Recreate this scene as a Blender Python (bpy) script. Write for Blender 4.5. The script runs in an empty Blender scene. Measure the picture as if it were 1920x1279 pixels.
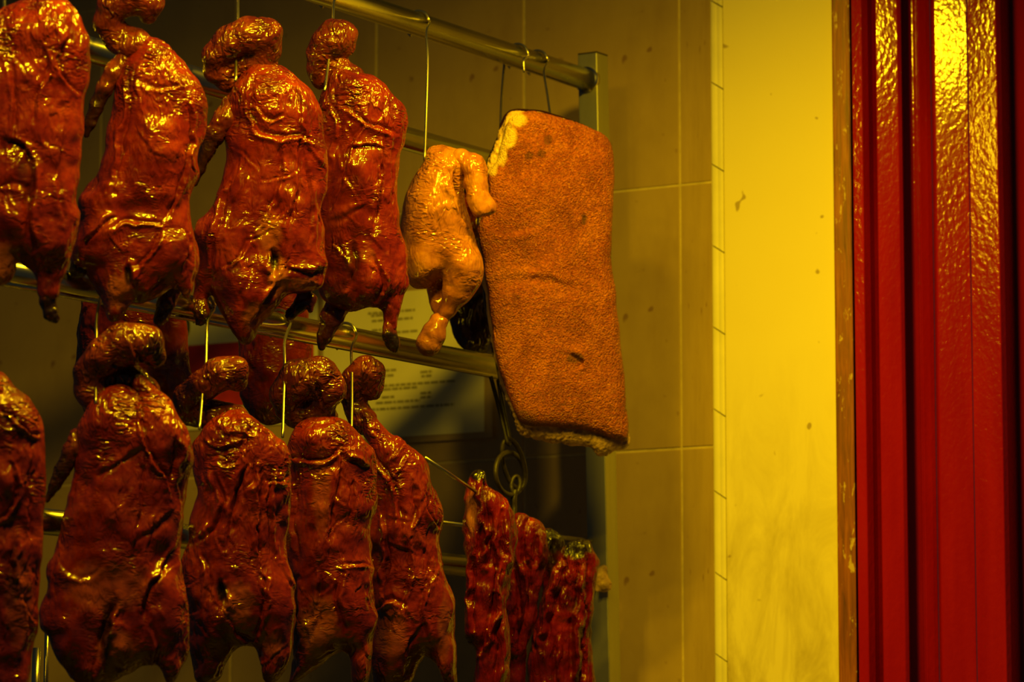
import bpy, math, random
import numpy as np
from mathutils import Vector, Matrix

# ---------------------------------------------------------------- camera, world, lights, exposure
SC = bpy.context.scene
COL = SC.collection
F = 7000.0                                   # focal length in pixels of the 1920 px wide frame
TH = math.atan(900.0 / F)                    # upward pitch
EYE = 1.5
cam_d = bpy.data.cameras.new('camera')
cam_d.sensor_width = 36.0
cam_d.lens = 36.0 * F / 1920.0
cam_d.clip_end = 60
cam_d.dof.use_dof = True
cam_d.dof.focus_distance = 5.2
cam_d.dof.aperture_fstop = 6.0
cam = bpy.data.objects.new('camera', cam_d)
cam.location = (0, 0, EYE)
cam.rotation_euler = (math.pi / 2 + TH, 0, 0)
COL.objects.link(cam)
SC.camera = cam

def P(px, py, Z):
    """pixel + depth along the camera axis -> world point"""
    xc = (px - 960.0) / F * Z
    yc = -(py - 639.5) / F * Z
    return Vector((xc, Z * math.cos(TH) - yc * math.sin(TH), EYE + Z * math.sin(TH) + yc * math.cos(TH)))

w_ = bpy.data.worlds.new('world'); SC.world = w_
w_.use_nodes = True
w_.node_tree.nodes['Background'].inputs[0].default_value = (0.70, 0.85, 0.75, 1)
w_.node_tree.nodes['Background'].inputs[1].default_value = 0.016

def area_lamp(name, loc, target, size, power, color, spread=math.pi):
    l = bpy.data.lights.new(name, 'AREA')
    l.shape = 'DISK'; l.size = size; l.energy = power; l.color = color; l.spread = spread
    o = bpy.data.objects.new(name, l); COL.objects.link(o)
    o.location = loc
    o.rotation_euler = (Vector(target) - Vector(loc)).to_track_quat('-Z', 'Y').to_euler()
    return o
LAMP = (1.0, 0.65, 0.005)
# one round heat lamp by the board, a row of smaller ones parallel to the rails above their front
area_lamp('heat_lamp', P(1290, -500, 5.0), P(1290, 900, 5.34), 0.13, 13.3, LAMP, math.radians(143))
_d = Vector((4377 / F, 1.0 / math.cos(TH), 0)).normalized()
for k, pw in ((-0.62, 6.5), (-0.24, 6.5), (0.14, 7.5)):
    c_ = P(640, -545, 4.55) + _d * k + Vector((0, 0, 0.03))
    area_lamp('heat_lamp', c_, c_ + (P(650, 900, 4.70) - P(640, -545, 4.55)), 0.085, pw, LAMP, math.radians(149))

SC.view_settings.view_transform = 'Standard'
SC.view_settings.look = 'None'
SC.view_settings.exposure = 0.0
SC.view_settings.gamma = 1.0
SC.view_settings.use_curve_mapping = False
SC.cycles.max_bounces = 6
SC.cycles.use_denoising = True

# ---------------------------------------------------------------- frames of the place
DV = Vector((4377 / F, 1.0 / math.cos(TH), 0)).normalized()      # the rails run this way, into the back wall
WV = Vector((DV.y, -DV.x, 0))                                    # along the wall, to the right and nearer
POST = P(1101, 150, 6.0)
CO = Vector((0, 0, EYE))

def ray(px, py): return P(px, py, 1.0) - CO
def on_rack(px, py, t=0.0):
    r = ray(px, py)
    return CO + r * ((WV.dot(POST - CO) + t) / WV.dot(r))
WALLC = DV.dot(POST) + 0.20
def on_wall(px, py, off=0.0):
    r = ray(px, py)
    return CO + r * ((WALLC - off - DV.dot(CO)) / DV.dot(r))
AX = Vector((0, math.cos(TH), math.sin(TH)))
def depth(p): return (p - CO).dot(AX)

# ---------------------------------------------------------------- small helpers
def tag(o, label=None, cat=None, group=None, kind=None):
    if label: o['label'] = label
    if cat: o['category'] = cat
    if group: o['group'] = group
    if kind: o['kind'] = kind
    return o
def empty(name, loc, label=None, cat=None, group=None, kind=None):
    o = bpy.data.objects.new(name, None); o.empty_display_size = 0.05
    COL.objects.link(o); o.location = loc
    return tag(o, label, cat, group, kind)
def link(name, me, mat, parent=None, base=None):
    o = bpy.data.objects.new(name, me); COL.objects.link(o)
    if mat: me.materials.append(mat)
    if parent is not None: o.parent = parent
    return o
def mesh(name, vs, fs, smooth=False):
    me = bpy.data.meshes.new(name)
    me.from_pydata([tuple(v) for v in vs], [], fs)
    if smooth: me.polygons.foreach_set('use_smooth', [True] * len(me.polygons))
    me.update()
    return me
def local(vs, parent):
    if parent is None: return [Vector(v) for v in vs]
    l = world_loc(parent)
    return [Vector(v) - l for v in vs]
def world_loc(o):
    l = Vector((0, 0, 0))
    while o is not None:
        l = l + Vector(o.location); o = o.parent
    return l
def tube(name, pts, rad, mat, parent=None, n=10, caps=True, closed=False):
    pts = [Vector(p) for p in pts]
    rs = rad if isinstance(rad, (list, tuple)) else [rad] * len(pts)
    base = world_loc(parent) if parent is not None else sum(pts, Vector()) / len(pts)
    vs = []; fs = []
    m = len(pts)
    up = None
    for i, p in enumerate(pts):
        if closed: t = (pts[(i + 1) % m] - pts[i - 1]).normalized()
        else: t = (pts[min(i + 1, m - 1)] - pts[max(i - 1, 0)]).normalized()
        if up is None:
            up = t.orthogonal().normalized()
        up = (up - t * up.dot(t)).normalized()
        b = t.cross(up)
        for k in range(n):
            a = 2 * math.pi * k / n
            vs.append(p - base + (up * math.cos(a) + b * math.sin(a)) * rs[i])
    rng = m if closed else m - 1
    for i in range(rng):
        j = (i + 1) % m
        for k in range(n):
            fs.append((i * n + k, i * n + (k + 1) % n, j * n + (k + 1) % n, j * n + k))
    if caps and not closed:
        fs.append(tuple(reversed(range(n)))); fs.append(tuple(range((m - 1) * n, m * n)))
    o = link(name, mesh(name, vs, fs, True), mat, parent)
    if parent is None: o.location = base
    return o
def smoothpts(pts, per=6):
    pts = [Vector(p) for p in pts]
    out = []
    for i in range(len(pts) - 1):
        p0 = pts[max(i - 1, 0)]; p1 = pts[i]; p2 = pts[i + 1]; p3 = pts[min(i + 2, len(pts) - 1)]
        for k in range(per):
            t = k / per
            out.append(0.5 * ((2 * p1) + (p2 - p0) * t + (2 * p0 - 5 * p1 + 4 * p2 - p3) * t * t + (3 * p1 - p0 - 3 * p2 + p3) * t ** 3))
    out.append(pts[-1])
    return out
def prism(name, plan, z0, z1, mat, parent=None, bevel=0.0, lean=None, smooth=False):
    """vertical prism over a plan polygon (world xy); lean shifts the bottom"""
    lo = Vector((0, 0, 0)) if parent is None else world_loc(parent)
    if parent is None:
        lo = Vector((sum(p[0] for p in plan) / len(plan), sum(p[1] for p in plan) / len(plan), z0))
    n = len(plan)
    sh = lean or Vector((0, 0, 0))
    vs = [Vector((p[0] + sh.x, p[1] + sh.y, z0)) - lo for p in plan] + [Vector((p[0], p[1], z1)) - lo for p in plan]
    fs = [(i, (i + 1) % n, n + (i + 1) % n, n + i) for i in range(n)] + [tuple(reversed(range(n))), tuple(range(n, 2 * n))]
    me = mesh(name, vs, fs)
    fix_normals(me)
    o = link(name, me, mat, parent)
    if parent is None: o.location = lo
    if bevel:
        b = o.modifiers.new('bevel', 'BEVEL'); b.width = bevel; b.segments = 2; b.limit_method = 'ANGLE'
    return o
def fix_normals(me):
    import bmesh
    bm = bmesh.new(); bm.from_mesh(me)
    bmesh.ops.recalc_face_normals(bm, faces=bm.faces); bm.to_mesh(me); bm.free()

# ---------------------------------------------------------------- materials
def nodemat(name):
    m = bpy.data.materials.new(name); m.use_nodes = True
    nt = m.node_tree
    return m, nt, nt.nodes['Principled BSDF']
def N(nt, typ, **kw):
    n = nt.nodes.new(typ)
    for k, v in kw.items():
        if k.startswith('in_'):
            n.inputs[k[3:].replace('_', ' ')].default_value = v
        else: setattr(n, k, v)
    return n
def noise(nt, vec, scale, detail=4, rough=0.55, dist=0.0):
    n = N(nt, 'ShaderNodeTexNoise'); n.inputs['Scale'].default_value = scale
    n.inputs['Detail'].default_value = detail; n.inputs['Roughness'].default_value = rough; n.inputs['Distortion'].default_value = dist
    if vec is not None: nt.links.new(vec, n.inputs['Vector'])
    return n.outputs['Fac']
def ramp(nt, fac, stops):
    r = N(nt, 'ShaderNodeValToRGB'); e = r.color_ramp.elements
    while len(e) < len(stops): e.new(0.5)
    for i, (p, c) in enumerate(stops):
        e[i].position = p; e[i].color = (c[0], c[1], c[2], 1) if isinstance(c, tuple) else (c, c, c, 1)
    nt.links.new(fac, r.inputs['Fac'])
    return r.outputs['Color']
def mixc(nt, fac, a, b):
    m = N(nt, 'ShaderNodeMix', data_type='RGBA')
    if isinstance(fac, float): m.inputs[0].default_value = fac
    else: nt.links.new(fac, m.inputs[0])
    for s, v in ((6, a), (7, b)):
        if isinstance(v, tuple): m.inputs[s].default_value = (v[0], v[1], v[2], 1)
        else: nt.links.new(v, m.inputs[s])
    return m.outputs[2]
def mathn(nt, op, a, b=None):
    m = N(nt, 'ShaderNodeMath', operation=op)
    for i, v in enumerate((a, b)):
        if v is None: continue
        if isinstance(v, (int, float)): m.inputs[i].default_value = v
        else: nt.links.new(v, m.inputs[i])
    return m.outputs[0]
def bump(nt, bsdf, h, strength, dist):
    b = N(nt, 'ShaderNodeBump'); b.inputs['Strength'].default_value = strength; b.inputs['Distance'].default_value = dist
    nt.links.new(h, b.inputs['Height'])
    nt.links.new(b.outputs[0], bsdf.inputs['Normal'])
    nt.links.new(b.outputs[0], bsdf.inputs['Coat Normal'])
    return b
def objvec(nt, scale=(1, 1, 1)):
    t = N(nt, 'ShaderNodeTexCoord'); mp = N(nt, 'ShaderNodeMapping'); mp.inputs['Scale'].default_value = scale
    nt.links.new(t.outputs['Object'], mp.inputs['Vector'])
    return mp.outputs[0]
def attr(nt, name):
    a = N(nt, 'ShaderNodeAttribute'); a.attribute_name = name
    return a.outputs['Fac']

def skin_mat(name, dark, mid, light, pale, rough=0.34, wr=0.85, coat=0.38, fibre=None):
    m, nt, b = nodemat(name)
    v = objvec(nt)
    big = noise(nt, v, 16, 6, 0.68, 0.6)
    c = ramp(nt, big, [(0.32, dark), (0.52, mid), (0.76, light)])
    fine = noise(nt, v, 120, 3, 0.6)
    c2 = mixc(nt, ramp(nt, fine, [(0.45, 0.0), (0.7, 0.35)]), c, dark)
    c3 = mixc(nt, attr(nt, 'pale'), c2, pale)
    c4 = mixc(nt, attr(nt, 'char'), c3, (0.010, 0.005, 0.002))  # near-black for charring and for shade painted into hollows
    nt.links.new(c4, b.inputs['Base Color'])
    rr = ramp(nt, noise(nt, v, 40, 3), [(0.35, rough * 0.8), (0.7, rough * 1.4)])
    nt.links.new(rr, b.inputs['Roughness'])
    b.inputs['Coat Weight'].default_value = coat
    b.inputs['Coat Roughness'].default_value = 0.06
    b.inputs['Coat IOR'].default_value = 2.15
    b.inputs['Specular IOR Level'].default_value = 0.42 if fibre else 0.18
    if fibre:
        n1 = noise(nt, objvec(nt, (1, 1, fibre)), 120, 3, 0.6, 0.6)
    else:
        # fine skin ripples: lie across the body in some patches, down it in others
        a1 = noise(nt, objvec(nt, (0.75, 0.75, 1.5)), 112, 1, 0.45, 0.8)
        a2 = noise(nt, objvec(nt, (1.3, 1.3, 0.55)), 112, 1, 0.45, 0.7)
        sel = ramp(nt, noise(nt, v, 17, 1), [(0.45, 0.0), (0.55, 1.0)])
        mx = N(nt, 'ShaderNodeMix', data_type='FLOAT')
        nt.links.new(sel, mx.inputs[0]); nt.links.new(a1, mx.inputs[2]); nt.links.new(a2, mx.inputs[3])
        n1 = mx.outputs[0]
    n2 = noise(nt, v, 280, 2, 0.55, 0.3)
    msk = mathn(nt, 'ADD', ramp(nt, noise(nt, v, 20, 2), [(0.42, 0.06), (0.66, 0.7)]), attr(nt, 'ripple'))
    mus = mathn(nt, 'SUBTRACT', n1, 0.5)
    h = mathn(nt, 'ADD', mathn(nt, 'MULTIPLY', mathn(nt, 'MULTIPLY', mus, 1.9), msk), mathn(nt, 'MULTIPLY', n2, 0.05))
    bump(nt, b, h, wr, 0.0042)
    return m

M = {}
M['duck'] = skin_mat('roast_duck_skin', (0.042, 0.0022, 0.0006), (0.145, 0.0095, 0.001), (0.27, 0.034, 0.003), (0.38, 0.12, 0.028))
M['neck'] = skin_mat('roast_neck_skin', (0.03, 0.003, 0.001), (0.10, 0.012, 0.002), (0.24, 0.045, 0.005), (0.45, 0.2, 0.06))
M['chicken'] = skin_mat('roast_chicken_skin', (0.16, 0.038, 0.002), (0.38, 0.128, 0.006), (0.58, 0.26, 0.014), (0.75, 0.45, 0.15), rough=0.22, wr=0.7)
M['char_siu'] = skin_mat('glazed_pork', (0.030, 0.001, 0.0006), (0.14, 0.004, 0.0012), (0.32, 0.018, 0.004), (0.5, 0.2, 0.06), rough=0.24, coat=0.16, fibre=0.22)

def crackling():
    m, nt, b = nodemat('pork_crackling')
    v = objvec(nt)
    big = noise(nt, v, 15, 6, 0.7, 0.4)
    c = ramp(nt, big, [(0.32, (0.17, 0.022, 0.003)), (0.5, (0.34, 0.066, 0.006)), (0.70, (0.52, 0.14, 0.014))])
    fine = noise(nt, v, 230, 3, 0.7)
    c = mixc(nt, ramp(nt, fine, [(0.40, 0.6), (0.58, 0.0)]), c, (0.11, 0.014, 0.002))
    hot = noise(nt, v, 300, 2, 0.6)
    c = mixc(nt, ramp(nt, hot, [(0.58, 0.0), (0.72, 0.5)]), c, (0.70, 0.26, 0.03))
    spots = noise(nt, v, 34, 2, 0.5)
    c = mixc(nt, ramp(nt, spots, [(0.70, 0.0), (0.76, 0.75)]), c, (0.10, 0.028, 0.006))
    c = mixc(nt, attr(nt, 'pale'), c, (0.75, 0.50, 0.13))
    c = mixc(nt, attr(nt, 'char'), c, (0.05, 0.015, 0.004))
    nt.links.new(c, b.inputs['Base Color'])
    b.inputs['Roughness'].default_value = 0.42
    vo = N(nt, 'ShaderNodeTexVoronoi'); vo.inputs['Scale'].default_value = 420
    nt.links.new(v, vo.inputs['Vector'])
    h = mathn(nt, 'ADD', mathn(nt, 'MULTIPLY', noise(nt, v, 480, 3, 0.6), 1.2), vo.outputs['Distance'])
    bump(nt, b, h, 0.9, 0.0022)
    return m
M['crackling'] = crackling()

def simple(name, col, rough=0.5, metal=0.0, nscale=20, var=0.25, bscale=None, bstr=0.2, bdist=0.002, stretch=(1, 1, 1)):
    m, nt, b = nodemat(name)
    v = objvec(nt, stretch)
    n = noise(nt, v, nscale, 4, 0.6)
    lo = tuple(c * (1 - var) for c in col); hi = tuple(min(1, c * (1 + var)) for c in col)
    nt.links.new(ramp(nt, n, [(0.3, lo), (0.7, hi)]), b.inputs['Base Color'])
    b.inputs['Roughness'].default_value = rough
    b.inputs['Metallic'].default_value = metal
    if bscale: bump(nt, b, noise(nt, v, bscale, 3, 0.55), bstr, bdist)
    return m
M['fat'] = simple('pork_fat', (0.62, 0.38, 0.13), 0.4, nscale=60, var=0.35, bscale=150, bstr=0.8, bdist=0.004)
M['steel'] = simple('brushed_steel', (0.62, 0.58, 0.44), 0.22, 1.0, nscale=8, var=0.12, bscale=90, bstr=0.05, bdist=0.001, stretch=(1, 1, 0.2))
M['poststeel'] = simple('satin_steel_post', (0.42, 0.40, 0.31), 0.46, 0.85, nscale=12, var=0.15, bscale=90, bstr=0.05, stretch=(1, 1, 0.05))
M['wire'] = simple('hook_wire', (0.60, 0.55, 0.40), 0.3, 1.0, nscale=30, var=0.1)
M['iron'] = simple('blackened_iron', (0.018, 0.011, 0.005), 0.55, 0.0, nscale=60, var=0.5, bscale=150, bstr=0.5)
M['blackmark'] = simple('dark_gap', (0.012, 0.009, 0.004), 0.8)

def tile_mat():
    m, nt, b = nodemat('beige_wall_tile')
    v = objvec(nt)
    c = ramp(nt, noise(nt, v, 5, 5, 0.6), [(0.3, (0.35, 0.235, 0.09)), (0.7, (0.45, 0.31, 0.125))])
    sp = noise(nt, v, 34, 2, 0.4)
    c = mixc(nt, ramp(nt, sp, [(0.69, 0.0), (0.75, 0.8)]), c, (0.20, 0.10, 0.04))
    dr = noise(nt, objvec(nt, (1, 1, 0.25)), 14, 4, 0.7)
    c = mixc(nt, ramp(nt, dr, [(0.5, 0.0), (0.75, 0.35)]), c, (0.28, 0.17, 0.06))
    nt.links.new(c, b.inputs['Base Color'])
    b.inputs['Roughness'].default_value = 0.5
    bump(nt, b, noise(nt, v, 60, 3), 0.1, 0.001)
    return m
M['tile'] = tile_mat()
M['grout'] = simple('pale_grout', (0.58, 0.46, 0.22), 0.8, nscale=40, var=0.2)
M['darkgrout'] = simple('dirty_grout', (0.2, 0.13, 0.05), 0.8, nscale=40, var=0.3)

def board_mat():
    m, nt, b = nodemat('cream_painted_board')
    v = objvec(nt)
    c = ramp(nt, noise(nt, v, 3, 4, 0.5), [(0.3, (0.84, 0.72, 0.30)), (0.7, (0.88, 0.77, 0.34))])
    # grime gathers on the lower part of the board
    sep = N(nt, 'ShaderNodeSeparateXYZ'); nt.links.new(v, sep.inputs[0])
    g = ramp(nt, mathn(nt, 'ADD', mathn(nt, 'MULTIPLY', sep.outputs['Z'], -1.6), 0.0), [(0.0, 0.0), (1.0, 1.0)])
    st = ramp(nt, noise(nt, objvec(nt, (1, 1, 0.3)), 16, 6, 0.68, 0.6), [(0.40, 0.0), (0.70, 1.0)])
    c = mixc(nt, mathn(nt, 'MULTIPLY', st, g), c, (0.36, 0.25, 0.06))
    sp = noise(nt, v, 40, 1, 0.3)
    c = mixc(nt, ramp(nt, sp, [(0.765, 0.0), (0.79, 0.7)]), c, (0.28, 0.17, 0.05))
    nt.links.new(c, b.inputs['Base Color'])
    b.inputs['Roughness'].default_value = 0.55
    bump(nt, b, noise(nt, v, 90, 2), 0.04, 0.001)
    return m
M['board'] = board_mat()
M['trim_tile'] = simple('cream_edge_tile', (0.84, 0.76, 0.42), 0.35, nscale=10, var=0.1)

def wood_mat():
    m, nt, b = nodemat('worn_brown_wood')
    v = objvec(nt, (1, 1, 0.07))
    g = noise(nt, v, 130, 5, 0.65, 0.5)
    c = ramp(nt, g, [(0.3, (0.10, 0.022, 0.005)), (0.55, (0.27, 0.068, 0.012)), (0.75, (0.38, 0.12, 0.025))])
    w = noise(nt, objvec(nt, (1, 1, 0.3)), 70, 5, 0.7, 0.4)
    c = mixc(nt, ramp(nt, w, [(0.60, 0.0), (0.64, 0.85)]), c, (0.62, 0.45, 0.14))
    nt.links.new(c, b.inputs['Base Color'])
    b.inputs['Roughness'].default_value = 0.5
    bump(nt, b, noise(nt, v, 160, 4, 0.6), 0.4, 0.002)
    return m
M['wood'] = wood_mat()
def red_mat():
    m, nt, b = nodemat('red_gloss_paint')
    v = objvec(nt)
    c = ramp(nt, noise(nt, objvec(nt, (1, 1, 0.15)), 30, 4), [(0.3, (0.26, 0.003, 0.002)), (0.7, (0.33, 0.006, 0.003))])
    nt.links.new(c, b.inputs['Base Color'])
    b.inputs['Roughness'].default_value = 0.14
    b.inputs['Specular IOR Level'].default_value = 0.5
    h = noise(nt, objvec(nt, (1, 1, 0.6)), 150, 2, 0.5, 0.3)
    bump(nt, b, h, 0.22, 0.003)
    return m
M['red'] = red_mat()
M['paper'] = simple('notice_paper', (0.78, 0.72, 0.42), 0.6, nscale=6, var=0.06)
M['ink'] = simple('grey_print', (0.30, 0.26, 0.14), 0.7)
M['redprint'] = simple('red_print', (0.5, 0.02, 0.012), 0.6)
M['concrete'] = simple('grey_floor', (0.12, 0.11, 0.09), 0.8)
M['bone'] = simple('roast_bone', (0.62, 0.42, 0.16), 0.4, nscale=60)

# ---------------------------------------------------------------- setting: walls, trim, door
def wall_pt(s, h, off=0.0):
    """s metres along the wall from the trim corner (to the left, away), h = world height"""
    o = on_wall(1337, 640)
    return Vector((o.x, o.y, 0)) - WV * s - DV * off + Vector((0, 0, h))

def build_back_wall():
    L = 2.5; H = 3.4
    root = empty('wall_back', wall_pt(L / 2, 0), kind='structure')
    a, b_ = wall_pt(-0.05, 0, -0.0016), wall_pt(L, 0, -0.0016)
    c, d = wall_pt(L, 0, -0.10), wall_pt(-0.05, 0, -0.10)
    prism('masonry', [a, b_, c, d], 0, H, M['grout'], root)
    # vertical joint seen at px 1275, horizontal ones at y 347 and y 841
    j0 = on_wall(1275, 347); j1 = on_wall(1275, 841)
    th = j0.z - j1.z; tw = 0.30
    sj = (wall_pt(0, 0) - Vector((j0.x, j0.y, 0))).dot(WV)
    g = 0.0035
    tilemesh = None
    import bmesh
    bm = bmesh.new(); bmesh.ops.create_cube(bm, size=1)
    for v in bm.verts: v.co = Vector((v.co.x * (tw - g), v.co.y * 0.008, v.co.z * (th - g)))
    bmesh.ops.bevel(bm, geom=list(bm.edges), offset=0.0012, segments=1, affect='EDGES')
    tilemesh = bpy.data.meshes.new('tile'); bm.to_mesh(tilemesh); bm.free(); tilemesh.materials.append(M['tile'])
    cut = {}
    ang = math.atan2(WV.y, WV.x)
    rows = range(-3, 6)
    for r in rows:
        z0 = j1.z + r * th
        for cidx in range(-1, 8):
            s0 = sj + cidx * tw; s1 = s0 + tw
            if s0 > L - 0.05: continue
            zz0 = max(z0, 0.0); zz1 = min(z0 + th, H)
            if zz1 - zz0 < 0.02: continue
            w = min(s1, L) - max(s0, 0.0)
            if w < 0.02: continue
            o = bpy.data.objects.new('tile', tilemesh); COL.objects.link(o); o.parent = root
            o.location = wall_pt((max(s0, 0) + min(s1, L)) / 2, (zz0 + zz1) / 2, -0.004) - root.location
            o.rotation_euler = (0, 0, ang)
            o.scale = ((w - g) / (tw - g), 1, (zz1 - zz0 - g) / (th - g))
    return root
build_back_wall()

# fluted edge trim of short tiles with slanted joints
def build_edge_trim():
    z_top = on_wall(1345, -60).z; 
    c0 = on_wall(1345, 640)
    root = empty('trim_1', (c0.x, c0.y, 0), kind='structure')
    wd = (on_wall(1358.5, 640, 0.03) + DV * 0.03 - c0); wd.z = 0
    w = wd.length
    joints = [165 - 153 * k for k in (4, 3, 2, 1)] + [165, 318, 470, 622, 775, 928, 1080, 1232, 1385, 1538]
    zs = [on_wall(1345, y).z for y in joints]
    zs = zs + [0.9, 0.6, 0.3, 0.0]
    prof = []
    for i in range(13):
        f = i / 12
        dep = 0.030 * math.sin(min(f * 3.2, 1.0) * math.pi / 2) + (0.0007 * abs(math.sin(f * 3 * math.pi)) if f > 0.3 else 0)
        prof.append((f * w, dep))
    sl = 0.019
    for a, b in zip(zs[:-1], zs[1:]):
        hi, lo = a - 0.0012, b + 0.0012
        vs = []
        for (x, dp) in prof:
            o = WV * x - DV * dp
            dz = sl * (0.5 - x / w)
            vs.append(o + Vector((0, 0, lo + (dz if b > 0 else 0))))
        for (x, dp) in prof:
            o = WV * x - DV * dp
            dz = sl * (0.5 - x / w)
            vs.append(o + Vector((0, 0, hi + dz)))
        k = len(prof)
        back = [WV * 0 + Vector((0, 0, 0)), WV * w]
        vs += [DV * 0.02 + Vector((0, 0, lo + sl * 0.5)), WV * w + DV * 0.02 + Vector((0, 0, lo - sl * 0.5)),
               DV * 0.02 + Vector((0, 0, hi + sl * 0.5)), WV * w + DV * 0.02 + Vector((0, 0, hi - sl * 0.5))]
        fs = [(i, i + 1, k + i + 1, k + i) for i in range(k - 1)]
        q = 2 * k
        fs += [tuple([q, q + 1] + list(reversed(range(k)))), tuple([q + 3, q + 2] + list(range(k, 2 * k))), (q, 0, k, q + 2), (k - 1, q + 1, q + 3, 2 * k - 1), (q + 1, q, q + 2, q + 3)]
        me = mesh('trim_tile', vs, fs); fix_normals(me)
        link('trim_tile', me, M['trim_tile'], root)
    core = prism('mortar', [c0 + WV * 0.002 + DV * 0.018, c0 + WV * (w - 0.002) + DV * 0.018, c0 + WV * (w - 0.002) - DV * 0.020, c0 + WV * (w * 0.4) - DV * 0.020, c0 + WV * 0.004], 0, 3.4, M['blackmark'], root)
build_edge_trim()

# cream board, parallel to the tiled wall and a little proud of it
def plan(px, off): 
    p = on_wall(px, 640, off); return (p.x, p.y)
bo = 0.035
wr = prism('wall_right', [plan(1360, bo), plan(1572, bo), plan(1572, bo - 0.05), plan(1360, bo - 0.05)], 0, 3.4, M['board'])
wr['kind'] = 'structure'
wr.location.z = on_wall(1460, 640, bo).z
for v in wr.data.vertices: v.co.z -= wr.location.z
# thin black strip standing in for the shade in the gap between trim and board
g_ = prism('trim_2', [plan(1357.6, 0.028), plan(1360.4, 0.028), plan(1360.4, -0.02), plan(1357.6, -0.02)], 0, 3.4, M['blackmark']); g_['kind'] = 'structure'

# timber jamb
def pz(px, Z):
    p = P(px, 640, Z); return (p.x, p.y)
ZJ = depth(on_wall(1566, 640, bo)) - 0.03
jamb = prism('trim_3', [pz(1566, ZJ), pz(1600, ZJ - 0.01), pz(1600.5, ZJ + 0.12), pz(1566.5, ZJ + 0.12)], 0, 3.4, M['wood'], bevel=0.002); jamb['kind'] = 'structure'
for nm, pts in (('paint_chip', (1589, 566)), ):
    pass
gap = prism('trim_4', [pz(1600, ZJ + 0.03), pz(1607, ZJ + 0.03), pz(1607, ZJ + 0.1), pz(1600, ZJ + 0.1)], 0, 3.4, M['blackmark']); gap['kind'] = 'structure'  # black strip standing in for the shade of the open gap

# red folding door leaves: a run of boards with real profile depth, in plan (px at mid-height, depth offset)
def build_red_door():
    base = P(1760, 640, ZJ)
    root = empty('door_1', (base.x, base.y, 0), kind='structure')
    Z0 = ZJ - 0.02
    def strip(name, prof, dz=0.06):
        pts = [pz(px, Z0 + z) for px, z in prof]
        back = [pz(prof[-1][0], Z0 + dz + max(z for _, z in prof)), pz(prof[0][0], Z0 + dz + max(z for _, z in prof))]
        return prism(name, pts + back, 0, 3.4, M['red'], root, bevel=0.0012)
    strip('door_stile', [(1603.5, 0.004), (1622, -0.002), (1634, 0.010), (1642, 0.030), (1647, 0.036)])
    strip('door_panel', [(1646, 0.034), (1649, 0.0012), (1690, -0.0042), (1697, 0.0), (1700, 0.040)])
    strip('door_groove', [(1699, 0.052), (1719, 0.0535), (1721, 0.0510), (1727, 0.0525), (1729, 0.046), (1744, 0.0515), (1752, 0.056)])
    strip('door_stile', [(1753, 0.045), (1756.5, 0.012), (1760, 0.0085), (1822, -0.0055)])
    strip('door_panel', [(1823, -0.0055), (1877, -0.0235), (1886, -0.016), (1896, 0.012), (1905, 0.036)])
    strip('door_edge', [(1903, 0.036), (1990, 0.048)])
build_red_door()
fl = prism('floor', [(-3, -0.5), (3, -0.5), (3, 8), (-3, 8)], -0.1, 0, M['concrete']); fl['kind'] = 'structure'

# ---------------------------------------------------------------- steel hanging rack
rack = empty('hanging_rack', (POST.x, POST.y, 0), 'stainless steel hanging rack with one square post and four round rails full of meat', 'rack')
ps = 0.036
pc = Vector((POST.x, POST.y, 0)) + DV * (ps / 2)
topz = P(1115, 99, 6.0).z
plan_post = [pc + WV * (a * ps / 2) + DV * (b * ps / 2) for a, b in ((-1, -1), (1, -1), (1, 1), (-1, 1))]
lean = Vector((0.0175 * topz / 1.0, 0, 0)) * 0.98
prism('post', plan_post, 0, topz, M['poststeel'], rack, bevel=0.0015, lean=lean)
cap_plan = [pc + WV * (a * ps * 0.49) + DV * (b * ps * 0.49) for a, b in ((-1, -1), (1, -1), (1, 1), (-1, 1))]
prism('post_cap', cap_plan, topz, topz + 0.002, M['iron'], rack)
RB = 0.0178
def rail(name, px, py, rad, mat, end_px=1108, t=0.0, x0=-420):
    p = on_rack(px, py, t)
    def at(xx):
        # point of this rail (world line through p along DV) seen at pixel column xx
        lo, hi = -4.0, 4.0
        for _ in range(60):
            mid = (lo + hi) / 2; q = p + DV * mid
            dd = depth(q); x = 960 + q.x / dd * F
            if x < xx: lo = mid
            else: hi = mid
        return p + DV * lo
    a, b = at(x0), at(end_px)
    tube(name, [a, a + (b - a) * 0.5, b], rad, mat, rack, n=20)
    return at
rail1 = rail('rail', 900, 84, RB, M['steel'], 1103)
rail2 = rail('rail', 770, 262, RB, M['steel'], 1108)
rail3 = rail('rail', 800, 662, RB * 0.92, M['steel'], 1112)
rail4 = rail('rail', 850, 1060, RB * 0.95, M['steel'], 1124)
lipr = rail('rail_lip', 800, 681, 0.0042, M['steel'], 1112, t=0.004)
thin = rail('thin_rod', 1120, 1016, 0.0030, M['wire'], 1135, x0=780)
tube('weld_collar', [rail1(1098), rail1(1104)], RB * 1.18, M['steel'], rack, n=20)

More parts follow.
